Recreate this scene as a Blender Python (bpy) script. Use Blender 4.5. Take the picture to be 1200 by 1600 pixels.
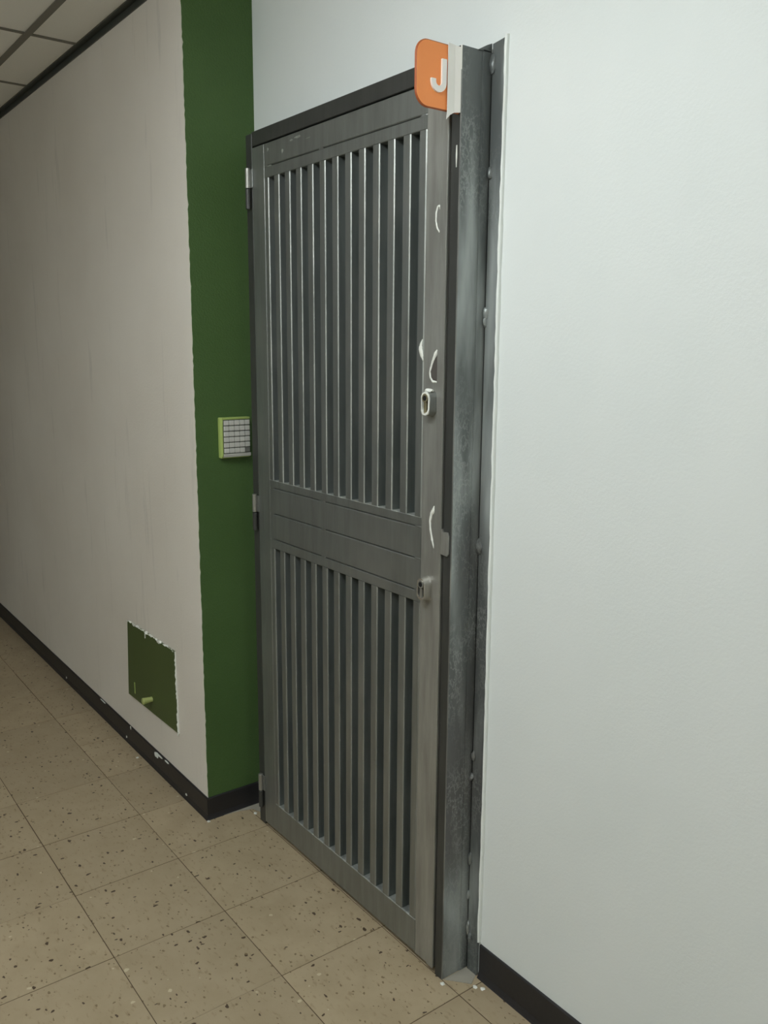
import bpy, bmesh, math, random
from mathutils import Vector, Matrix
random.seed(7)
for o in list(bpy.data.objects): bpy.data.objects.remove(o)
S = bpy.context.scene
COL = S.collection

# ------------------------------------------------------------------ camera
cd = bpy.data.cameras.new('camera'); cam = bpy.data.objects.new('camera', cd); COL.objects.link(cam)
F_PX, YAW, PITCH, ROLL = 1345.6, -0.9242, -0.1887, 0.0070
cd.sensor_fit = 'VERTICAL'; cd.sensor_height = 32.0; cd.lens = 32.0 * F_PX / 1600.0
cd.clip_start = 0.02
_d = Vector((math.sin(YAW)*math.cos(PITCH), math.cos(YAW)*math.cos(PITCH), math.sin(PITCH)))
_r = Vector((math.cos(YAW), -math.sin(YAW), 0)); _u = _r.cross(_d)
_c, _s = math.cos(ROLL), math.sin(ROLL)
R_, U_ = _c*_r + _s*_u, -_s*_r + _c*_u
cam.matrix_world = Matrix(((R_.x, U_.x, -_d.x, 3.1469), (R_.y, U_.y, -_d.y, -0.3122), (R_.z, U_.z, -_d.z, 1.5057), (0, 0, 0, 1)))
S.camera = cam

# ------------------------------------------------------------------ world, exposure
w = bpy.data.worlds.new('world'); S.world = w; w.use_nodes = True
w.node_tree.nodes['Background'].inputs[0].default_value = (0.9, 0.95, 1.0, 1)
w.node_tree.nodes['Background'].inputs[1].default_value = 0.02
S.view_settings.view_transform = 'Standard'; S.view_settings.look = 'None'
S.view_settings.gamma = 1.0; S.view_settings.use_curve_mapping = False
S.view_settings.exposure = 0.0
LIGHT_COLOR = (0.94, 0.99, 1.0)
# surface-mounted fluorescent ceiling lights with wrap-around diffusers: centre x, y, emission strength, label
LIGHTS = [(2.02, -0.25, 28.0, 'long fluorescent ceiling light above the corridor by the door'),
          (1.25, -1.90, 30.0, 'unseen fluorescent fill light added across an assumed lobby'),  # added out of view to supply even ambient light
          (5.30, 0.20, 40.0, 'unseen fluorescent fill light added over the near end of the corridor')]  # added behind the camera to brighten the faces turned towards it

# ------------------------------------------------------------------ materials
def srgb(r, g, b):
    f = lambda v: (v/255/12.92) if v/255 <= 0.04045 else ((v/255+0.055)/1.055)**2.4
    return (f(r), f(g), f(b), 1)

class NT:
    def __init__(s, name):
        s.m = bpy.data.materials.new(name); s.m.use_nodes = True
        s.t = s.m.node_tree; s.b = s.t.nodes['Principled BSDF']
    def n(s, typ, **kw):
        nd = s.t.nodes.new(typ)
        for k, v in kw.items():
            if k in nd.inputs: nd.inputs[k].default_value = v
            else: setattr(nd, k, v)
        return nd
    def l(s, a, b): s.t.links.new(a, b)
    def pos(s, scale=(1, 1, 1), rnd=False):
        g = s.n('ShaderNodeNewGeometry'); mp = s.n('ShaderNodeMapping')
        mp.inputs['Scale'].default_value = scale
        src = g.outputs['Position']
        if rnd:
            oi = s.n('ShaderNodeObjectInfo'); a = s.n('ShaderNodeVectorMath', operation='MULTIPLY_ADD')
            s.l(oi.outputs['Random'], a.inputs[0]); a.inputs[1].default_value = (37, 53, 0); s.l(src, a.inputs[2]); src = a.outputs[0]
        s.l(src, mp.inputs['Vector']); return mp.outputs[0]
    def noise(s, vec, scale, detail=3, rough=0.55):
        nd = s.n('ShaderNodeTexNoise'); nd.inputs['Scale'].default_value = scale
        nd.inputs['Detail'].default_value = detail; nd.inputs['Roughness'].default_value = rough
        s.l(vec, nd.inputs['Vector']); return nd.outputs[0]
    def ramp(s, fac, stops):
        r = s.n('ShaderNodeValToRGB'); e = r.color_ramp.elements
        e[0].position, e[0].color = stops[0]; e[1].position, e[1].color = stops[-1]
        for p, c in stops[1:-1]:
            x = e.new(p); x.color = c
        s.l(fac, r.inputs[0]); return r.outputs[0]
    def mix(s, fac, a, b):
        m = s.n('ShaderNodeMix', data_type='RGBA')
        for sock, v in ((m.inputs[0], fac), (m.inputs[6], a), (m.inputs[7], b)):
            if hasattr(v, 'links'): s.l(v, sock)
            else: sock.default_value = v
        return m.outputs[2]
    def bump(s, h, strength, dist=0.002):
        b = s.n('ShaderNodeBump'); b.inputs['Strength'].default_value = strength; b.inputs['Distance'].default_value = dist
        s.l(h, b.inputs['Height']); s.l(b.outputs[0], s.b.inputs['Normal'])
    def set(s, color=None, rough=0.6, metal=0.0, spec=0.5):
        if color is not None:
            if hasattr(color, 'links'): s.l(color, s.b.inputs['Base Color'])
            else: s.b.inputs['Base Color'].default_value = color
        s.b.inputs['Roughness'].default_value = rough; s.b.inputs['Metallic'].default_value = metal
        s.b.inputs['Specular IOR Level'].default_value = spec
        return s.m
W1, K0 = (1, 1, 1, 1), (0, 0, 0, 1)

def plain(name, c, rough=0.6, metal=0.0, bump=0, bscale=300):
    t = NT(name)
    if bump: t.bump(t.noise(t.pos(), bscale, 2), bump)
    return t.set(c, rough, metal)

def wall_paint(name, c, c2, streak=0.0, rough=0.55, bs=0.26):
    t = NT(name); p = t.pos()
    big = t.noise(p, 1.6, 4)
    col = t.mix(t.ramp(big, [(0.35, K0), (0.7, W1)]), c, c2)
    if streak:
        v = t.noise(t.pos((9, 9, 0.9)), 2.2, 5, 0.65)
        sm = t.ramp(v, [(0.60, K0), (0.74, (streak, streak, streak, 1))])
        col = t.mix(sm, col, srgb(120, 118, 112))
    fine = t.noise(p, 170, 3, 0.6)
    vor = t.n('ShaderNodeTexVoronoi'); vor.inputs['Scale'].default_value = 14; t.l(p, vor.inputs['Vector'])
    nub = t.ramp(vor.outputs[0], [(0.0, W1), (0.045, K0)])
    ad = t.n('ShaderNodeMath', operation='MULTIPLY_ADD'); t.l(nub, ad.inputs[0]); ad.inputs[1].default_value = 0.5; t.l(fine, ad.inputs[2])
    t.bump(ad.outputs[0], bs, 0.003)
    return t.set(col, rough, 0, 0.35)

M = {}
M['white_wall'] = wall_paint('white_wall_paint', srgb(226, 231, 229), srgb(221, 227, 225), 0, 0.55, 0.14)
M['left_wall'] = wall_paint('left_wall_paint', srgb(224, 219, 209), srgb(215, 209, 198), 0.22)
M['green_wall'] = wall_paint('green_wall_paint', srgb(74, 102, 54), srgb(67, 95, 48), 0, 0.5, 0.9)
M['caulk'] = plain('white_caulk', srgb(228, 233, 229), 0.6, 0, 0.6, 60)
M['green_hatch'] = wall_paint('green_hatch_paint', srgb(74, 90, 48), srgb(68, 83, 44), 0, 0.42, 0.12)
M['lime'] = plain('lime_paint', srgb(164, 184, 104), 0.5, 0, 0.4, 120)
M['lime_knob'] = plain('lime_knob_paint', srgb(176, 186, 116), 0.5)
M['white_paint'] = plain('white_dried_paint', srgb(226, 228, 220), 0.5, 0, 0.5, 150)
M['key'] = plain('key_plastic', srgb(204, 204, 198), 0.45)
M['key_grey'] = plain('key_plastic_grey', srgb(122, 124, 118), 0.5)
M['key_back'] = plain('keypad_face', srgb(112, 114, 106), 0.6)
M['black_base'] = plain('black_vinyl', srgb(34, 33, 35), 0.42, 0, 0.25, 40)
M['grout'] = plain('tile_joint', srgb(84, 68, 46), 0.8)
M['orange'] = plain('orange_plastic', srgb(252, 154, 84), 0.4)
M['orange_edge'] = plain('orange_plastic_edge', srgb(168, 86, 44), 0.5)
M['letter'] = plain('white_plastic', srgb(250, 247, 242), 0.4)
M['tape'] = plain('masking_tape', srgb(246, 244, 238), 0.6, 0, 0.4, 40)
M['mortar'] = plain('grey_mortar', srgb(150, 146, 134), 0.85, 0, 0.8, 60)
M['ceiling_tile'] = plain('ceiling_tile', srgb(240, 241, 238), 0.9, 0, 0.5, 220)
M['grid'] = plain('ceiling_grid', srgb(120, 118, 110), 0.55)
M['cornice'] = plain('dark_cornice', srgb(58, 62, 56), 0.4)
M['shell'] = plain('plain_white_wall', srgb(222, 224, 220), 0.7)
M['soffit'] = plain('plenum', srgb(90, 88, 84), 0.9)
M['chrome'] = plain('worn_steel', srgb(160, 160, 154), 0.42, 0.8, 0.3, 90)
M['polished'] = plain('polished_steel', srgb(205, 203, 196), 0.27, 0.85, 0.3, 60)
M['brass'] = plain('worn_brass', srgb(150, 142, 112), 0.4, 0.6)
M['hole'] = plain('keyway', srgb(14, 14, 13), 0.7)
M['dark_patch'] = plain('dark_old_paint', srgb(78, 74, 70), 0.6)

def metal(name, c, c2, c3, rough=0.45, met=0.35, vs=(14, 14, 1.6), bs=0.10):
    t = NT(name)
    a = t.noise(t.pos(vs), 3.0, 5, 0.6)
    b = t.noise(t.pos(), 2.3, 4, 0.6)
    col = t.mix(t.ramp(a, [(0.36, K0), (0.66, W1)]), c, c2)
    col = t.mix(t.ramp(b, [(0.55, K0), (0.72, W1)]), col, c3)
    t.bump(t.noise(t.pos((90, 90, 12)), 4, 3), bs, 0.002)
    return t.set(col, rough, met)
M['leaf'] = metal('sanded_steel', srgb(147, 151, 148), srgb(134, 137, 134), srgb(154, 156, 152), 0.40, 0.75)
M['stile'] = metal('sanded_steel_lock_stile', srgb(172, 173, 167), srgb(148, 148, 142), srgb(150, 148, 141), 0.40, 0.6, vs=(12, 12, 1.4))
M['recess'] = metal('old_grey_paint', srgb(122, 128, 126), srgb(106, 112, 110), srgb(130, 134, 131), 0.5, 0.5)
M['edge'] = metal('bright_sanded_edge', srgb(184, 188, 183), srgb(140, 144, 140), srgb(204, 206, 200), 0.38, 0.5)
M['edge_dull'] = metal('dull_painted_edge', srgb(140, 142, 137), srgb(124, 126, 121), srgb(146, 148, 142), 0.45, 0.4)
M['frame_dark'] = metal('dark_frame_paint', srgb(66, 67, 64), srgb(58, 59, 57), srgb(72, 72, 69), 0.42, 0.2)
M['corner'] = metal('worn_frame_corner', srgb(132, 134, 130), srgb(92, 92, 90), srgb(176, 178, 174), 0.4, 0.3)
def scuffed():
    t = NT('scuffed_frame_paint')
    a = t.noise(t.pos((1.3, 1.3, 0.22)), 9, 4, 0.5); b = t.noise(t.pos((1, 1, 0.6)), 75, 4, 0.6); c = t.noise(t.pos((1, 1, .25)), 4.5, 3)
    col = t.mix(t.ramp(a, [(0.46, K0), (0.68, W1)]), srgb(104, 109, 108), srgb(178, 184, 182))
    col = t.mix(t.ramp(c, [(0.50, K0), (0.68, (0.7, 0.7, 0.7, 1))]), col, srgb(92, 88, 86))
    # crackled patches
    zone = t.ramp(t.noise(t.pos((1, 1, .5)), 5.5, 3), [(0.54, K0), (0.64, W1)])
    crk = t.ramp(b, [(0.46, K0), (0.51, (0.32, 0.32, 0.32, 1)), (0.56, K0)])
    mu = t.n('ShaderNodeMath', operation='MULTIPLY'); t.l(zone, mu.inputs[0]); t.l(crk, mu.inputs[1])
    col = t.mix(mu.outputs[0], col, srgb(196, 200, 196))
    t.bump(b, 0.25, 0.0015)
    return t.set(col, 0.38, 0.4)
M['scuffed'] = scuffed()

def floor_tile_mat():
    t = NT('speckled_vinyl_tile')
    p = t.pos(rnd=True)
    oi = t.n('ShaderNodeObjectInfo')
    base = t.mix(oi.outputs['Random'], srgb(172, 156, 128), srgb(162, 147, 121))
    mot = t.noise(p, 9, 5, 0.6)
    col = t.mix(t.ramp(mot, [(0.4, K0), (0.75, (0.55, 0.55, 0.55, 1))]), base, srgb(148, 132, 104))
    # faint soft veins
    v2 = t.noise(t.pos((1, 2.2, 1), True), 38, 4, 0.6)
    col = t.mix(t.ramp(v2, [(0.58, K0), (0.68, (0.6, 0.6, 0.6, 1))]), col, srgb(134, 116, 88))
    # warped coordinates for the chips
    wn = t.n('ShaderNodeTexNoise'); wn.inputs['Scale'].default_value = 60; t.l(p, wn.inputs['Vector'])
    wa = t.n('ShaderNodeVectorMath', operation='MULTIPLY_ADD'); t.l(wn.outputs[1], wa.inputs[0]); wa.inputs[1].default_value = (0.012, 0.012, 0); t.l(p, wa.inputs[2])
    def chips(scale, thr, size, c, seed, stretch):
        nonlocal col
        mp = t.n('ShaderNodeMapping'); mp.inputs['Scale'].default_value = stretch; mp.inputs['Location'].default_value = (seed, seed*1.7, 0)
        mp.inputs['Rotation'].default_value = (0, 0, seed)
        t.l(wa.outputs[0], mp.inputs['Vector'])
        vo = t.n('ShaderNodeTexVoronoi', voronoi_dimensions='2D'); vo.inputs['Scale'].default_value = scale; t.l(mp.outputs[0], vo.inputs['Vector'])
        sep = t.n('ShaderNodeSeparateColor'); t.l(vo.outputs['Color'], sep.inputs[0])
        pick = t.n('ShaderNodeMath', operation='GREATER_THAN'); t.l(sep.outputs[0], pick.inputs[0]); pick.inputs[1].default_value = thr
        sz = t.n('ShaderNodeMath', operation='MULTIPLY'); t.l(sep.outputs[1], sz.inputs[0]); sz.inputs[1].default_value = size
        inn = t.n('ShaderNodeMath', operation='LESS_THAN'); t.l(vo.outputs['Distance'], inn.inputs[0]); t.l(sz.outputs[0], inn.inputs[1])
        mu = t.n('ShaderNodeMath', operation='MULTIPLY'); t.l(pick.outputs[0], mu.inputs[0]); t.l(inn.outputs[0], mu.inputs[1])
        col = t.mix(mu.outputs[0], col, c)
    chips(30, 0.89, 0.21, srgb(74, 60, 44), 1.3, (1, 1.9, 1))
    chips(26, 0.91, 0.18, srgb(70, 56, 40), 5.1, (1.8, 1, 1))
    chips(58, 0.80, 0.27, srgb(122, 106, 80), 2.2, (1, 1.5, 1))
    chips(26, 0.93, 0.16, srgb(190, 178, 150), 3.7, (1, 1, 1))
    t.bump(mot, 0.08, 0.002)
    return t.set(col, 0.42, 0, 0.4)
M['tile'] = floor_tile_mat()
def emit(name, c, s):
    t = NT(name); t.b.inputs['Base Color'].default_value = (0.8, 0.8, 0.8, 1)
    t.b.inputs['Emission Color'].default_value = c; t.b.inputs['Emission Strength'].default_value = s
    return t.m

# ------------------------------------------------------------------ mesh helpers
class MB:
    def __init__(s): s.v = []; s.f = []; s.mi = []; s.mats = []
    def mat(s, k):
        if k not in s.mats: s.mats.append(k)
        return s.mats.index(k)
    def poly(s, pts, k):
        b = len(s.v); s.v += [tuple(p) for p in pts]; s.f.append(tuple(range(b, b+len(pts)))); s.mi.append(s.mat(k))
    def prism(s, prof, fn, a, b, side, cap=None, sides=None):
        """prof: closed 2D loop; fn(u, v, t) -> xyz; a, b: extent; sides: material per edge"""
        n = len(prof); base = len(s.v)
        for t in (a, b): s.v += [tuple(fn(u, v, t)) for u, v in prof]
        for i in range(n):
            j = (i+1) % n
            s.f.append((base+i, base+j, base+n+j, base+n+i)); s.mi.append(s.mat(sides[i] if sides else side))
        s.f.append(tuple(base+i for i in range(n))[::-1]); s.mi.append(s.mat(cap or side))
        s.f.append(tuple(base+n+i for i in range(n))); s.mi.append(s.mat(cap or side))
    def box(s, x0, x1, y0, y1, z0, z1, k, bev=0.0, edge=None):
        bm = bmesh.new(); bmesh.ops.create_cube(bm, size=1)
        for v in bm.verts:
            v.co = ((x0+x1)/2+v.co.x*(x1-x0), (y0+y1)/2+v.co.y*(y1-y0), (z0+z1)/2+v.co.z*(z1-z0))
        nb = set()
        if bev:
            r = bmesh.ops.bevel(bm, geom=list(bm.edges), offset=bev, segments=1, affect='EDGES', profile=0.5)
            nb = set(f.index for f in r['faces']); bm.faces.index_update()
        base = len(s.v); bm.verts.index_update()
        s.v += [tuple(v.co) for v in bm.verts]
        for f in bm.faces:
            s.f.append(tuple(base+v.index for v in f.verts))
            nn = f.normal if f.normal.length else Vector((0, 0, 1)); f.normal_update(); nn = f.normal
            isb = max(abs(nn.x), abs(nn.y), abs(nn.z)) < 0.99
            s.mi.append(s.mat(edge if (edge and isb) else k))
        bm.free()
    def tube(s, pts, rad, k, n=10, flat=1.0, up=(0, 0, 1)):
        """tube along a path; rad is a number or a list"""
        pts = [Vector(p) for p in pts]; base = len(s.v); m = len(pts)
        for i, p in enumerate(pts):
            t = (pts[min(i+1, m-1)]-pts[max(i-1, 0)]).normalized()
            u = Vector(up); 
            if abs(u.dot(t)) > 0.95: u = Vector((1, 0, 0))
            a = t.cross(u).normalized(); b = a.cross(t)
            r = rad[i] if isinstance(rad, (list, tuple)) else rad
            for q in range(n):
                th = 2*math.pi*q/n; s.v.append(tuple(p+a*math.cos(th)*r+b*math.sin(th)*r*flat))
        for i in range(m-1):
            for q in range(n):
                q2 = (q+1) % n
                s.f.append((base+i*n+q, base+i*n+q2, base+(i+1)*n+q2, base+(i+1)*n+q)); s.mi.append(s.mat(k))
        s.f.append(tuple(base+q for q in range(n))[::-1]); s.mi.append(s.mat(k))
        s.f.append(tuple(base+(m-1)*n+q for q in range(n))); s.mi.append(s.mat(k))
    def blob(s, c, r, k, jit=0.0, seed=0):
        rnd = random.Random(seed); bm = bmesh.new(); bmesh.ops.create_icosphere(bm, subdivisions=2, radius=1)
        base = len(s.v); bm.verts.index_update()
        for v in bm.verts:
            j = 1+rnd.uniform(-jit, jit); s.v.append((c[0]+v.co.x*r[0]*j, c[1]+v.co.y*r[1]*j, c[2]+v.co.z*r[2]*j))
        for f in bm.faces:
            s.f.append(tuple(base+v.index for v in f.verts)); s.mi.append(s.mat(k))
        bm.free()
    def build(s, name, parent=None, smooth=False, fix=True):
        me = bpy.data.meshes.new(name); me.from_pydata(s.v, [], s.f)
        for k in s.mats: me.materials.append(M[k])
        me.polygons.foreach_set('material_index', s.mi)
        if fix:
            bm = bmesh.new(); bm.from_mesh(me); bmesh.ops.recalc_face_normals(bm, faces=bm.faces); bm.to_mesh(me); bm.free()
        if smooth:
            me.polygons.foreach_set('use_smooth', [True]*len(me.polygons))
            try: me.set_sharp_from_angle(angle=math.radians(40))
            except Exception: pass
        me.update()
        o = bpy.data.objects.new(name, me); COL.objects.link(o)
        if parent: attach(o, parent)
        return o
def attach(o, parent):
    o.parent = parent; o.matrix_parent_inverse = wmat(parent).inverted()
def wmat(o):
    m = o.matrix_basis.copy()
    return (wmat(o.parent) @ o.matrix_parent_inverse @ m) if o.parent else m
def empty(name, loc):
    o = bpy.data.objects.new(name, None); o.location = loc; o.empty_display_size = 0.05; COL.objects.link(o); return o
def tag(o, label=None, cat=None, group=None, kind=None):
    for k, v in (('label', label), ('category', cat), ('group', group), ('kind', kind)):
        if v: o[k] = v
    return o
def bx(name, x0, x1, y0, y1, z0, z1, k, parent=None, bev=0.0, edge=None):
    m = MB(); m.box(x0, x1, y0, y1, z0, z1, k, bev, edge); return m.build(name, parent)
XZ = lambda y0: (lambda u, v, t: (u, y0+t, v))     # profile in x,z  extruded in y
YZ = lambda x0: (lambda u, v, t: (x0+t, u, v))     # profile in y,z  extruded in x
XY = lambda u, v, t: (u, v, t)                      # profile in x,y  extruded in z

# ------------------------------------------------------------------ dimensions
WL = 0.780      # face of the left wall (y)
XR = 0.767      # face of the green return (x)
WR = 0.998      # face of the door wall (y)
DF = 0.912      # front of the door leaf (y)
FF = 0.914      # front of the door frame (y)
X0, X1 = -6.0, 7.2
YB = -3.67      # wall behind the camera, set back as an assumed lobby to spread the light
ZC = 2.515      # ceiling grid
T = 0.305

# ------------------------------------------------------------------ shell
tag(bx('wall_left', X0, XR-0.0015, WL, WR+0.12, -0.04, ZC+0.08, 'left_wall'), 'off-white painted corridor wall with dark streaks left of the green strip', kind='structure')
# green return with a ragged front edge (a skin of paint on the end of the left wall)
m = MB(); zs = [i*0.0125 for i in range(0, 205)]
rag = [WL + max(0.0, random.gauss(0.0008, 0.0011)) for _ in zs]
prof = [(y, z) for y, z in zip(rag, zs)] + [(WR, zs[-1]), (WR, 0)]
for i in range(len(zs)-1):
    m.prism([(rag[i], zs[i]), (rag[i+1], zs[i+1]), (WR, zs[i+1]), (WR, zs[i])], YZ(XR-0.0015), 0, 0.0015, 'green_wall')
tag(m.build('wall_return'), 'dark green painted return wall beside the metal door', kind='structure')
wr = tag(bx('wall_right', XR-0.0015, X1, WR, WR+0.12, -0.04, ZC+0.08, 'white_wall'), 'smooth white wall around and to the right of the door', kind='structure')
tag(bx('wall_opposite', X0, X1, YB-0.1, YB, -0.04, ZC+0.08, 'shell'), 'white corridor wall behind the camera', kind='structure')
tag(bx('wall_far_end', X0-0.1, X0, YB, WL, -0.04, ZC+0.08, 'shell'), 'far end wall of the corridor', kind='structure')
tag(bx('wall_near_end', X1, X1+0.1, YB, WR, -0.04, ZC+0.08, 'shell'), 'near end wall of the corridor', kind='structure')

# caulk bead between the door frame and the white wall
m = MB(); n = 90; pts = []; rr = []
for i in range(n):
    z = 0.092 + (2.118-0.092)*i/(n-1)
    pts.append((1.8085 + random.gauss(0, 0.0005) + 0.0015*math.sin(z*3.1), WR-0.0015, z)); rr.append(0.0062+random.uniform(-0.0007, 0.0008))
m.tube(pts, rr, 'caulk', 8, 0.75)
o = m.build('caulk_bead', wr, True); o['label'] = 'uneven white caulk bead'

# ------------------------------------------------------------------ floor
fl = tag(bx('floor', X0, X1, YB, WR+0.0, -0.04, -0.0009, 'grout'), 'beige speckled vinyl tile floor', kind='structure')
NX0, NX1 = -13, 9
m = MB(); g = 0.0011
m.box(-T/2+g, T/2-g, -T/2+g, T/2-g, -0.003, 0, 'tile', 0.0006)
tile0 = None; ntile = 0
for i in range(NX0, NX1):
    for j in range(-4, 3):
        x, y = (i+0.5)*T, (j+0.5)*T
        if y+T/2 > WR+0.25: continue
        if tile0 is None:
            tile0 = m.build('floor_tile'); o = tile0
        else:
            o = tile0.copy(); COL.objects.link(o)
        o.location = (x + random.gauss(0, 0.0003), y + random.gauss(0, 0.0003), random.choice((0, 0.0001, 0.0002)))
        attach(o, fl); ntile += 1
bx('floor_area', NX0*T, NX1*T, YB, -4*T-g, -0.003, 0, 'tile', fl)
bx('floor_area', X0, NX0*T-g, YB, WL, -0.003, 0, 'tile', fl); bx('floor_area', NX1*T+g, X1, YB, WR, -0.003, 0, 'tile', fl)
# cut row against the walls (0.915 .. wall)
m = MB(); m.box(-T/2+g, T/2-g, 0.915+g, WR, -0.003, 0, 'tile', 0.0006)
e0 = None
for i in range(2, NX1):
    x = (i+0.5)*T
    if e0 is None: e0 = m.build('floor_tile'); o = e0
    else: o = e0.copy(); COL.objects.link(o)
    o.location = (x, 0, 0); attach(o, fl)
# mortar smears at the foot of the frame and of the green wall
m = MB(); m.prism([(1.771, 0.918), (1.771, 0.99), (1.806, 0.990), (1.822, 0.962), (1.80, 0.944)], XY, 0.0, 0.0016, 'mortar'); m.build('mortar_patch', fl)
m = MB(); m.prism([(0.778, 0.83), (0.778, 0.99), (0.862, 0.985), (0.862, 0.945), (0.80, 0.925), (0.784, 0.88)], XY, 0.0, 0.0014, 'mortar'); m.build('mortar_patch', fl)

# ------------------------------------------------------------------ ceiling
ce = tag(bx('ceiling', X0, X1, YB, WR, ZC+0.04, ZC+0.08, 'soffit'), 'suspended ceiling of square white tiles in a grey grid', kind='structure')
P = 0.61; GX = -0.033; GY = 0.600
ylines = [GY - P*k for k in range(0, 7)]
xl = [GX + P*k for k in range(-9, 12) if X0 < GX+P*k < X1]
m = MB(); m.box(-(X1-X0)/2, (X1-X0)/2, -0.012, 0.012, -0.002, 0.001, 'grid', 0.0005); b0 = None
m.box(-(X1-X0)/2, (X1-X0)/2, -0.0015, 0.0015, 0.001, 0.03, 'grid')
for y in ylines:
    if b0 is None: b0 = m.build('grid_runner'); o = b0
    else: o = b0.copy(); COL.objects.link(o)
    o.location = ((X0+X1)/2, y, ZC); attach(o, ce)
yb = [WL-0.001] + ylines + [YB]
for k in range(len(yb)-1):
    ya, yc = yb[k+1], yb[k]
    m = MB(); m.box(-0.010, 0.010, ya+0.0125, yc-0.0125, -0.0015, 0.001, 'grid', 0.0004); b0 = None
    mt = MB(); mt.box(-P/2+0.003, P/2-0.003, ya+0.003, yc-0.003, 0.0015, 0.016, 'ceiling_tile', 0.002); t0 = None
    for x in xl:
        if b0 is None: b0 = m.build('grid_cross_bar'); o = b0
        else: o = b0.copy(); COL.objects.link(o)
        o.location = (x, 0, ZC); attach(o, ce)
        if t0 is None: t0 = mt.build('ceiling_tile'); o = t0
        else: o = t0.copy(); COL.objects.link(o)
        o.location = (x+P/2, 0, ZC); attach(o, ce)
# strip between the grid and the recessed door wall
mt = MB(); mt.box(XR+0.002, X1-0.002, WL+0.002, WR-0.002, ZC+0.0015, ZC+0.016, 'ceiling_tile', 0.002); o = mt.build('ceiling_tile', ce)
# dark wall angle along the left wall
m = MB()
m.prism([(WL, ZC-0.022), (WL, ZC+0.001), (WL-0.024, ZC+0.001), (WL-0.024, ZC-0.0025), (WL-0.0035, ZC-0.0025), (WL-0.0035, ZC-0.022)], YZ(0), X0, XR, 'cornice')
tag(m.build('trim_2'), 'dark metal angle where the ceiling meets the left wall', kind='structure')
# surface-mounted lights, the last two added as unseen fill
for (lx, ly, pw, lab) in LIGHTS:
    r = empty('ceiling_light', (lx, ly, ZC)); tag(r, lab, 'light', 'corridor ceiling lights')
    zt = ZC-0.0022; LH = 0.61
    m = MB(); m.box(lx-LH, lx+LH, ly-0.11, ly+0.11, zt-0.022, zt, 'letter', 0.001); m.build('housing', r)
    for sx in (-1, 1):
        m = MB(); xa, xb = sorted((lx+sx*LH, lx+sx*(LH-0.012))); m.box(xa, xb, ly-0.105, ly+0.105, zt-0.085, zt-0.0222, 'letter', 0.001); m.build('end_cap', r)
    M['diffuser_%d' % int(pw)] = emit('lit_diffuser', (*LIGHT_COLOR, 1), pw)
    m = MB(); m.prism([(-0.10, -0.0225), (-0.098, -0.05), (-0.075, -0.078), (0.075, -0.078), (0.098, -0.05), (0.10, -0.0225)], lambda u, v, t: (t, ly+u, zt+v), lx-LH+0.0125, lx+LH-0.0125, 'diffuser_%d' % int(pw)); m.build('diffuser', r)

# ------------------------------------------------------------------ baseboards
def base_profile(h, t=0.005): return [(0, 0), (-t-0.006, 0), (-t-0.003, 0.006), (-t, 0.016), (-t, h-0.003), (-t+0.002, h), (0, h)]
m = MB(); HB = 0.074
bl = base_profile(HB)
m.prism(bl, lambda u, v, t: (t if t < 0 else XR-u, WL+u, v), X0, XR, 'black_base')
bo = tag(m.build('baseboard_left'), 'black vinyl baseboard along the left wall', kind='structure')
m = MB(); m.prism(bl, lambda u, v, t: (XR-u, t if t > 0.9 else WL+u, v), WL, WR, 'black_base')
tag(m.build('baseboard_return'), 'black vinyl baseboard under the green wall', kind='structure')
m = MB(); m.prism(base_profile(0.088), lambda u, v, t: (t, WR+u, v), 1.8135, X1, 'black_base')
br = tag(m.build('baseboard_right'), 'black vinyl baseboard right of the door', kind='structure')
m = MB(); m.prism(bl, lambda u, v, t: (t, YB-u, v), X0, X1, 'black_base')
tag(m.build('baseboard_opposite'), 'black vinyl baseboard behind the camera', kind='structure')
# dried white paint on the left baseboard
for k, (x, z, a, b) in enumerate([(-0.689, 0.016, .006, .006), (0.059, 0.013, .006, .006), (0.108, 0.070, .004, .007), (0.222, 0.007, .012, .004), (0.355, 0.058, .016, .010), (0.38, 0.066, .03, .005), (0.609, 0.016, .007, .004), (0.45, 0.070, .02, .004), (-0.2, 0.072, .03, .003)]):
    m = MB(); m.blob((x, WL-0.0055, z), (a, 0.0014, b), 'white_paint' if k < 4 or k == 6 else 'caulk', 0.25, k); m.build('paint_splash', bo, True)
for k, (x, y) in enumerate([(0.225, 0.752), (0.785, 0.772), (0.83, 0.917), (1.835, 0.962), (1.85, 0.972), (1.78, 0.906)]):
    m = MB(); m.blob((x, y, 0.0018), (.006, .005, .0018), 'white_paint', 0.3, k+20); m.build('paint_flake', fl, True)

# ------------------------------------------------------------------ door frame (trim_1)
fr = tag(empty('trim_1', (1.32, 0.955, 0)), 'dark steel door frame standing proud of the white wall', kind='structure')
PX0, PX1 = 1.7405, 1.768
m = MB(); m.prism([(PX0, FF+0.0015), (PX0+0.0015, FF), (PX1-0.0018, FF), (PX1, FF+0.0018), (PX1, WR), (PX0, WR)], XY, 0, 2.093, 'frame_dark',
                  sides=['frame_dark', 'frame_dark', 'corner', 'scuffed', 'frame_dark', 'frame_dark'])
o = m.build('lock_post', fr); o['label'] = 'scuffed dark post on the lock side'
bx('hinge_post', 0.868, 0.9025, FF, WR, 0, 2.084, 'frame_dark', fr, 0.0015)
bx('lintel', 0.9025, PX0, FF, WR, 2.0485, 2.087, 'frame_dark', fr, 0.0015)
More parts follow.
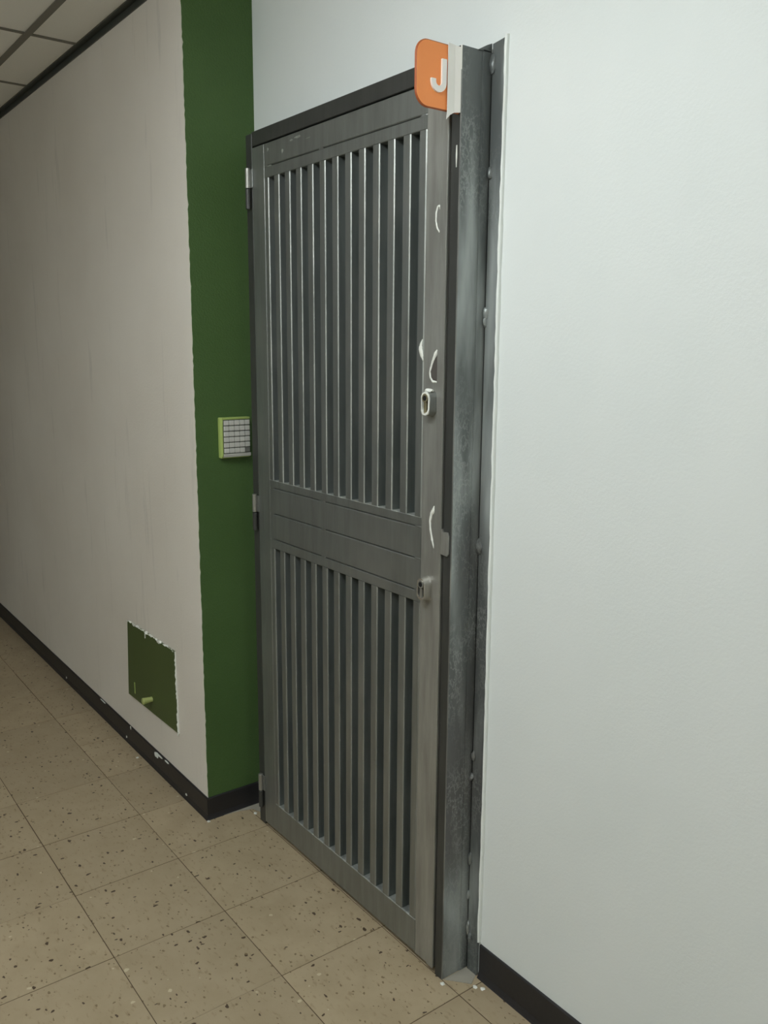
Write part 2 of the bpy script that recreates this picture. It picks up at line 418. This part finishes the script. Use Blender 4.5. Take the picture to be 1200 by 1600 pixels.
# angle iron welded to the post: one leg on the post side, one on the wall
m = MB(); zs = [0.0 + 2.094*i/60 for i in range(61)]
for i in range(60):
    ya, yb2 = 0.968+random.uniform(-.002, .002), 0.968+random.uniform(-.002, .002)
    m.prism([(0.9695, zs[i]), (0.9695, zs[i+1]), (0.9925, zs[i+1]), (0.9925, zs[i])], YZ(PX1), 0, 0.0022, 'scuffed')
m.prism([(0.955, 2.092), (0.9695, 2.092), (0.9925, 2.092), (0.9925, 2.110), (0.980, 2.105)], YZ(PX1), 0, 0.0022, 'scuffed')
o = m.build('angle_leg', fr)
m = MB(); m.prism([(1.7735, 0.0), (1.7735, 2.108), (1.807, 2.112), (1.807, 0.0)], XZ(0.9915), 0, WR-0.9915, 'scuffed')
o = m.build('angle_flange', fr); 
bx('groove_strip', PX1, 1.7735, 0.9955, WR, 0, 2.1, 'hole', fr)  # near-black strip at the back of the groove beside the post
for k, (x, z, a, b) in enumerate([(1.7735, 1.068, .011, .018), (1.776, 1.578, .007, .013), (1.775, 1.56, .004, .012), (1.776, .565, .007, .012), (1.772, .51, .006, .010), (1.774, .11, .007, .020), (1.775, .30, .006, .016), (1.776, 1.86, .006, .012), (1.772, .20, .005, .012), (1.776, 2.07, .008, .02), (1.782, .09, .008, .012)]):
    m = MB(); m.blob((x, 0.991, z), (a, 0.006, b), 'scuffed', 0.22, k+40); m.build('weld_bead', fr, True)
m = MB(); m.tube([(1.7585, FF-0.0004, 1.908), (1.7590, FF-0.0008, 1.89), (1.7582, FF-0.0004, 1.866)], [0.0012, 0.002, 0.001], 'white_paint', 8); m.build('paint_drip', fr, True)

# ------------------------------------------------------------------ door leaf (door_1)
dr = tag(empty('door_1', (1.32, 0.93, 0)), 'grey sanded steel security door with two panels of vertical slats', kind='structure')
LX0, LX1 = 0.906, 1.7350
LZ0, LZ1 = 0.012, 2.044
SX0, SX1 = 0.9735, 1.6655
DB = 0.944
bx('back_sheet', LX0+0.004, LX1-0.004, 0.936, DB, LZ0+0.004, LZ1-0.004, 'recess', dr)
bx('hinge_stile', LX0, SX0, DF, 0.936, LZ0, LZ1, 'leaf', dr, 0.0012)
bx('lock_stile', SX1, LX1, DF, 0.936, LZ0, LZ1, 'stile', dr, 0.0014, 'edge')
o = bx('edge_strip', 1.7135, LX1+0.0008, DF-0.0022, DF-0.0001, LZ0, LZ1, 'stile', dr, 0.0008); o['label'] = 'steel cover strip along the lock edge'
G = 0.0009
rails = [('top_rail', 1.9845, LZ1), ('slat_header', 1.9545, 1.9845), ('slat_sill', 1.104, 1.1285), ('middle_rail', 1.0285, 1.104), ('middle_rail', 0.9525, 1.0285), ('slat_header', 0.9245, 0.9525), ('bottom_rail', LZ0, 0.1055)]
for nme, a, b in rails:
    m = MB()
    ga = G if a > 0.01 else 0; gb = G if b < 2.04 else 0
    bev = 0.0022 if 'rail' in nme else 0.0016
    z0, z1 = a+ga, b-gb
    pr = [(DF+bev, z0), (DF, z0+bev), (DF, z1-bev), (DF+bev, z1), (0.936, z1), (0.936, z0)]
    top_ledge = nme in ('slat_sill', 'bottom_rail')
    m.prism(pr, lambda u, v, t: (t, u, v), SX0, SX1, 'leaf', sides=['leaf', 'leaf', 'edge' if top_ledge else 'leaf', 'edge' if top_ledge else 'leaf', 'leaf', 'recess'])
    m.build(nme, dr)
# tack welds that interrupt the seams
for z in (1.9845, 1.104, 1.0285, 0.9525):
    for x in (SX0+0.01, 1.257, SX1-0.012):
        m = MB(); m.blob((x, DF+0.0009, z), (0.012, 0.0012, 0.0034), 'leaf', 0.15, int(x*100)); m.build('tack_weld', dr, True)
# slats
PITCHX = 0.05595; G0 = 0.9955; OPEN = 0.0305
def slat(z0, z1, x0, x1, ek, src={}):
    key = (round(z0, 4), round(x1-x0, 5))
    if key in src:
        o = src[key].copy(); COL.objects.link(o)
    else:
        wd = x1-x0; bv = 0.0024
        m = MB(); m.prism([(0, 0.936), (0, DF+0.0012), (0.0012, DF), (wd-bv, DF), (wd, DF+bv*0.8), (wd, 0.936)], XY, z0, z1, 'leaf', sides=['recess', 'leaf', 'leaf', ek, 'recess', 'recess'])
        o = m.build('slat'); src[key] = o
    o.location = (x0, 0, 0); attach(o, dr); return o
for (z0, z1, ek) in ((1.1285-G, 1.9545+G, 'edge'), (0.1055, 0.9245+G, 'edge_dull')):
    xs = [G0+PITCHX*k for k in range(12)]
    slat(z0, z1, SX0+0.0008, xs[0], ek)
    for k in range(11): slat(z0, z1, xs[k]+OPEN, xs[k+1], ek)
    slat(z0, z1, xs[11]+OPEN, SX1-0.0008, ek)
# hinges
for z0, z1 in ((1.884, 1.993), (0.965, 1.074), (0.060, 0.172)):
    zm = (z0+z1)/2; x, y, r = 0.8925, 0.9055, 0.0075
    h = empty('hinge', (x, y, z0)); attach(h, dr)
    def barrel(nm, a, b, k):
        m = MB(); m.tube([(x, y, a), (x, y, a+0.001), (x, y, b-0.001), (x, y, b)], [r*0.86, r, r, r*0.86], k, 16); return m.build(nm, h, True)
    barrel('upper_knuckle', zm+0.0008, z1, 'chrome'); barrel('lower_knuckle', z0, zm-0.0008, 'frame_dark')
    bx('hinge_plate', x+0.004, LX0+0.006, DF-0.003, DF, zm+0.002, z1-0.004, 'leaf', h, 0.0006)
    bx('hinge_plate', 0.870, x-0.004, DF-0.001, FF, z0+0.004, zm-0.002, 'frame_dark', h, 0.0006)
# latch plate reaching over the frame
m = MB(); m.prism([(1.7373, 1.056), (1.7585, 1.054), (1.7625, 1.060), (1.7625, 1.100), (1.7585, 1.108), (1.7445, 1.107), (1.742, 1.113), (1.7373, 1.113)], XZ(DF-0.0022), 0, 0.0036, 'stile')
o = m.build('latch_plate', dr); o['label'] = 'notched steel latch plate'
# locks
def oval(w, h, n=12):
    pts = []
    for i in range(n+1):
        a = math.pi*i/n; pts.append((w/2*math.cos(a), h/2-w/2+w/2*math.sin(a)))
    for i in range(n+1):
        a = math.pi+math.pi*i/n; pts.append((w/2*math.cos(a), -(h/2-w/2)+w/2*math.sin(a)))
    return pts
def lock(cx, cz, w, h, dep, rim, body, nm_label, seed):
    L = empty('cylinder_lock', (cx, DF, cz)); attach(L, dr); L['label'] = nm_label
    ov = oval(w, h); n = len(ov); rnd = random.Random(seed)
    # body: flared sleeve with an open front lip
    m = MB(); rings = [(1.10, 0.0), (1.04, 0.003), (1.0, 0.006), (0.98, dep-0.002), (0.95, dep), (0.74, dep), (0.70, dep-0.005)]
    base = len(m.v)
    for q, (s, d) in enumerate(rings):
        jit = 0.0 if q < 3 else 0.0006
        m.v += [(cx+u*s+rnd.uniform(-jit, jit), DF-d+rnd.uniform(-jit, jit), cz+v*s+rnd.uniform(-jit, jit)) for u, v in ov]
    for q in range(len(rings)-1):
        for i in range(n):
            j = (i+1) % n; m.f.append((q*n+i, q*n+j, (q+1)*n+j, (q+1)*n+i)); m.mi.append(m.mat(rim if q >= 3 else body))
    q = len(rings)-1
    m.f.append(tuple(q*n+i for i in range(n))); m.mi.append(m.mat('hole'))
    m.build('sleeve', L, True)
    # profile cylinder: round plug and narrow tail
    yf = DF-dep-0.001
    def disc(nm, x, z, rad, y0, y1, k):
        mm = MB(); mm.prism([(x+rad*math.cos(2*math.pi*i/20), z+rad*math.sin(2*math.pi*i/20)) for i in range(20)], XZ(y0), 0, y1-y0, k); return mm.build(nm, L)
    zc = cz+h*0.5-w*0.52
    disc('plug', cx, zc, w*0.33, yf, DF-dep+0.006, 'brass' if rim == 'white_paint' else 'chrome')
    disc('keyhole', cx, zc, w*0.20, yf-0.0006, yf, 'hole')
    bx('tail', cx-w*0.15, cx+w*0.15, yf+0.001, DF-dep+0.006, cz-h*0.40, zc-w*0.34, 'brass' if rim == 'white_paint' else 'chrome', L, 0.001)
    return L
lk = lock(1.6965, 1.3865, 0.029, 0.054, 0.020, 'white_paint', 'leaf', 'lock cylinder rimmed with chipped white paint', 3)
m = MB(); m.blob((1.697, DF-0.009, 1.4145), (0.011, 0.008, 0.0045), 'white_paint', 0.2, 5); m.build('paint_lump', lk, True)
lk2 = lock(1.6905, 0.9665, 0.029, 0.054, 0.019, 'polished', 'polished', 'bare steel lock cylinder', 4)
# dried white outlines and dabs on the lock stile
def stroke(nm, pts, rad, k='white_paint', y=DF):
    P3 = [(x, y-0.0003, z) for x, z in pts]
    # resample
    out = []; rad2 = []
    for i in range(len(P3)-1):
        for q in range(4):
            t = q/4; out.append(tuple(P3[i][a]*(1-t)+P3[i+1][a]*t for a in range(3))); rad2.append((rad[i]*(1-t)+rad[i+1]*t)*random.uniform(0.85, 1.15))
    out.append(P3[-1]); rad2.append(rad[-1])
    m = MB(); m.tube(out, rad2, k, 8, 0.5, up=(0, 1, 0)); return m.build(nm, dr, True)
stroke('paint_outline', [(1.7125, 1.790), (1.7105, 1.797), (1.705, 1.796), (1.700, 1.784), (1.6995, 1.768), (1.704, 1.753), (1.712, 1.744)], [.0012, .0020, .0026, .0024, .0021, .0022, .0018])
stroke('paint_outline', [(1.7125, 1.500), (1.706, 1.493), (1.700, 1.482), (1.694, 1.470), (1.688, 1.454), (1.690, 1.442), (1.698, 1.434), (1.7125, 1.433)], [.0032, .0048, .0040, .0030, .0026, .0024, .0028, .0022])
m = MB(); m.prism([(1.7125, 1.490), (1.703, 1.482), (1.691, 1.455), (1.693, 1.443), (1.7, 1.436), (1.7125, 1.435)], XZ(DF-0.0007), 0, 0.0006, 'dark_patch'); m.build('old_paint_patch', dr)
stroke('paint_dab', [(1.6610, 1.524), (1.656, 1.512), (1.655, 1.503), (1.660, 1.488), (1.664, 1.478)], [.0012, .0045, .006, .0045, .0014])
stroke('paint_outline', [(1.711, 1.160), (1.708, 1.149), (1.702, 1.142), (1.697, 1.124), (1.699, 1.105), (1.705, 1.083), (1.7125, 1.064)], [.0016, .0058, .0044, .0030, .0032, .0034, .0016])
for k, (x, z, a, b) in enumerate([(1.149, 2.031, .014, .003), (1.118, 2.029, .007, .0025), (1.20, 2.020, .012, .0012), (.994, 2.026, .004, .005), (1.072, 2.010, .004, .005), (1.005, 1.9835, .012, .002)]):
    m = MB(); m.blob((x, DF-0.0002, z), (a, 0.0006, b), 'edge', 0.35, k+70); m.build('paint_fleck', dr, True)

# ------------------------------------------------------------------ letter sign
sg = tag(empty('letter_sign', (1.760, FF, 1.966)), 'orange flag sign with a white letter J taped to the door frame', 'sign')
SY0, SY1, SZ0, SZ1, SR = 0.801, 0.9135, 1.9655, 2.0885, 0.030
def rr_left(inset=0.0):
    y0, y1, z0, z1, r = SY0+inset, SY1, SZ0+inset, SZ1-inset, SR-inset
    pts = [(y1, z0), (y1, z1)]
    for i in range(9):
        a = math.pi/2 + math.pi/2*i/8; pts.append((y0+r+r*math.cos(a), z1-r+r*math.sin(a)))
    for i in range(9):
        a = math.pi + math.pi/2*i/8; pts.append((y0+r+r*math.cos(a), z0+r+r*math.sin(a)))
    return pts
m = MB(); A, B = rr_left(), rr_left(0.0022); n = len(A); xb, xf = 1.7595, 1.7635
m.v += [(xb, y, z) for y, z in A] + [(xf-0.002, y, z) for y, z in A] + [(xf, y, z) for y, z in B]
for q, k in ((0, 'orange_edge'), (1, 'orange_edge')):
    for i in range(n):
        j = (i+1) % n; m.f.append((q*n+i, q*n+j, (q+1)*n+j, (q+1)*n+i)); m.mi.append(m.mat(k))
m.f.append(tuple(range(n))); m.mi.append(m.mat('orange')); m.f.append(tuple(2*n+i for i in range(n))); m.mi.append(m.mat('orange'))
m.build('plate', sg)
# letter J as a raised stroke
cy, rJ, zt, za = 0.8560, 0.0135, 2.0585, 2.0155
path = [(cy+rJ, zt), (cy+rJ, za)] + [(cy+rJ*math.cos(-math.pi*i/14), za+rJ*math.sin(-math.pi*i/14)) for i in range(1, 15)] + [(cy-rJ, za+0.004)]
wj = 0.0058; L_, R2 = [], []
for i, (y, z) in enumerate(path):
    a = Vector(path[max(i-1, 0)]); b = Vector(path[min(i+1, len(path)-1)]); t = (b-a).normalized(); nn = Vector((-t.y, t.x))
    L_.append((y+nn.x*wj, z+nn.y*wj)); R2.append((y-nn.x*wj, z-nn.y*wj))
m = MB(); k0 = len(path); x0, x1 = xf-0.0005, xf+0.0045
for x in (x0, x1): m.v += [(x, y, z) for y, z in L_] + [(x, y, z) for y, z in R2]
for i in range(k0-1):
    a, b, c, d = i, i+1, k0+i+1, k0+i
    for f in ((a, b, c, d), tuple(2*k0+q for q in (d, c, b, a)), (a, b, 2*k0+b, 2*k0+a), (d, c, 2*k0+c, 2*k0+d)): m.f.append(f); m.mi.append(m.mat('letter'))
for i in (0, k0-1): m.f.append((i, k0+i, 3*k0+i, 2*k0+i)); m.mi.append(m.mat('letter'))
o = m.build('letter', sg); o['label'] = 'white raised letter J'
# masking tape folded over the inner edge
def tape(nm, pts, x, th=0.0009):
    m = MB(); n = len(pts)
    m.v += [(x(y, z), y, z) for y, z in pts] + [(x(y, z)+th, y, z) for y, z in pts]
    m.f += [tuple(range(n)), tuple(range(n, 2*n))]; m.mi += [m.mat('tape')]*2
    for i in range(n): m.f.append((i, (i+1) % n, n+(i+1) % n, n+i)); m.mi.append(m.mat('tape'))
    return m.build(nm, sg)
o = tape('masking_tape', [(0.8795, 2.0905), (0.8985, 2.0895), (0.8985, 1.9655), (0.888, 1.960), (0.8775, 1.950), (0.8790, 1.9660)], lambda y, z: 1.7645 + (0.8985-y)*0.06); o['label'] = 'white tape folded over the sign edge'
tape('masking_tape', [(0.8988, 2.0895), (0.9128, 2.0880), (0.9128, 1.9675), (0.8988, 1.9655)], lambda y, z: 1.7645 + (y-0.8988)*0.18)
m = MB(); m.box(1.7655, 1.7688, FF-0.0012, FF-0.0002, 2.048, 2.0925, 'tape'); m.build('tape_end', sg)

# ------------------------------------------------------------------ keypad
kp = tag(empty('keypad', (XR, 0.906, 1.168)), 'wall keypad with rows of white keys in a lime-painted case', 'keypad')
KX = 0.789
m = MB()
m.box(XR, KX-0.004, 0.853, 0.951, 1.172, 1.295, 'lime', 0.002); m.build('case', kp)
m = MB(); m.box(KX-0.004, KX-0.001, 0.8590, 0.9500, 1.180, 1.2945, 'key_back', 0.001); m.build('face_plate', kp)
m = MB(); m.box(KX-0.004, KX+0.0015, 0.8545, 0.8595, 1.178, 1.2955, 'lime', 0.0015); m.build('painted_rim', kp)
m = MB(); m.box(KX-0.004, KX+0.0010, 0.8595, 0.9500, 1.2885, 1.2955, 'lime', 0.0015); m.build('painted_rim', kp)
m = MB(); m.prism([(XR, 1.172), (KX+0.002, 1.176), (KX+0.004, 1.184), (KX-0.002, 1.186), (XR, 1.184)], lambda u, v, t: (u, t, v), 0.860, 0.950, 'key'); o = m.build('lower_lip', kp)
kw, kh = 0.0158, 0.0142; k0m = MB(); k0m.box(0, 0.005, 0, kw, 0, kh, 'key', 0.0012); ko = None
k1m = MB(); k1m.box(0, 0.003, 0, kw, 0, kh, 'key_grey', 0.0012)
for r in range(6):
    for c in range(5):
        if r == 5 and c == 4: o = k1m.build('key'); o['label'] = 'dark grey key'
        elif ko is None: ko = k0m.build('key'); o = ko
        else: o = ko.copy(); COL.objects.link(o)
        o.location = (KX-0.001, 0.8615+c*0.0176, 1.2885-0.0022-kh-r*0.0168); attach(o, kp)

# ------------------------------------------------------------------ access hatch
ha = tag(empty('access_panel', (0.34, WL, 0.21)), 'dark green access hatch with a lime knob low on the left wall', 'access panel')
Q = [(0.103, 0.207), (0.560, 0.217), (0.556, 0.508), (0.128, 0.504)]
m = MB(); n = 4; c = (0.34, 0.36); ins = [(x+(c[0]-x)*0.008, z+(c[1]-z)*0.008) for x, z in Q]
m.v += [(x, WL, z) for x, z in Q] + [(x, WL-0.004, z) for x, z in Q] + [(x, WL-0.005, z) for x, z in ins]
for q in (0, 1):
    for i in range(4):
        j = (i+1) % 4; m.f.append((q*4+i, q*4+j, q*4+4+j, q*4+4+i)); m.mi.append(m.mat('white_paint' if i == 1 and q == 0 else 'green_hatch'))
m.f.append((8, 9, 10, 11)); m.mi.append(m.mat('green_hatch'))
m.build('panel', ha)
m = MB(); kx, kz = 0.337, 0.265
m.tube([(kx, WL-0.004, kz), (kx, WL-0.012, kz), (kx, WL-0.030, kz), (kx, WL-0.038, kz), (kx, WL-0.040, kz)], [0.010, 0.0095, 0.011, 0.012, 0.010], 'lime_knob', 16); m.build('knob', ha, True)
bx('latch_groove', 0.170, 0.177, WL-0.0058, WL-0.0049, 0.232, 0.275, 'lime', ha)
# ragged white paint on its edges
m = MB(); pts = []; rr = []
for i in range(60):
    t = i/59; x = 0.128+(0.556-0.128)*t; z = 0.504+0.004*t + random.gauss(0, 0.0016); pts.append((x, WL-0.0042, z)); rr.append(max(0.0006, random.gauss(0.0030, 0.0022)))
m.tube(pts, rr, 'white_paint', 6, 0.5); m.build('ragged_paint', ha, True)
m = MB(); pts = []; rr = []
for i in range(40):
    t = i/39; pts.append((0.5590-0.0025*t, WL-0.0040, 0.222+0.285*t)); rr.append(max(0.0006, random.gauss(0.0014, 0.0013)))
m.tube(pts, rr, 'white_paint', 6, 0.5); m.build('ragged_paint', ha, True)
for k, (x, z, a, b) in enumerate([(0.30, .492, .004, .011), (0.42, .503, .012, .005), (0.19, .504, .012, .006), (0.5585, .214, .006, .006)]):
    m = MB(); m.blob((x, WL-0.005, z), (a, .0018, b), 'white_paint', .3, k+90); m.build('paint_drip', ha, True)
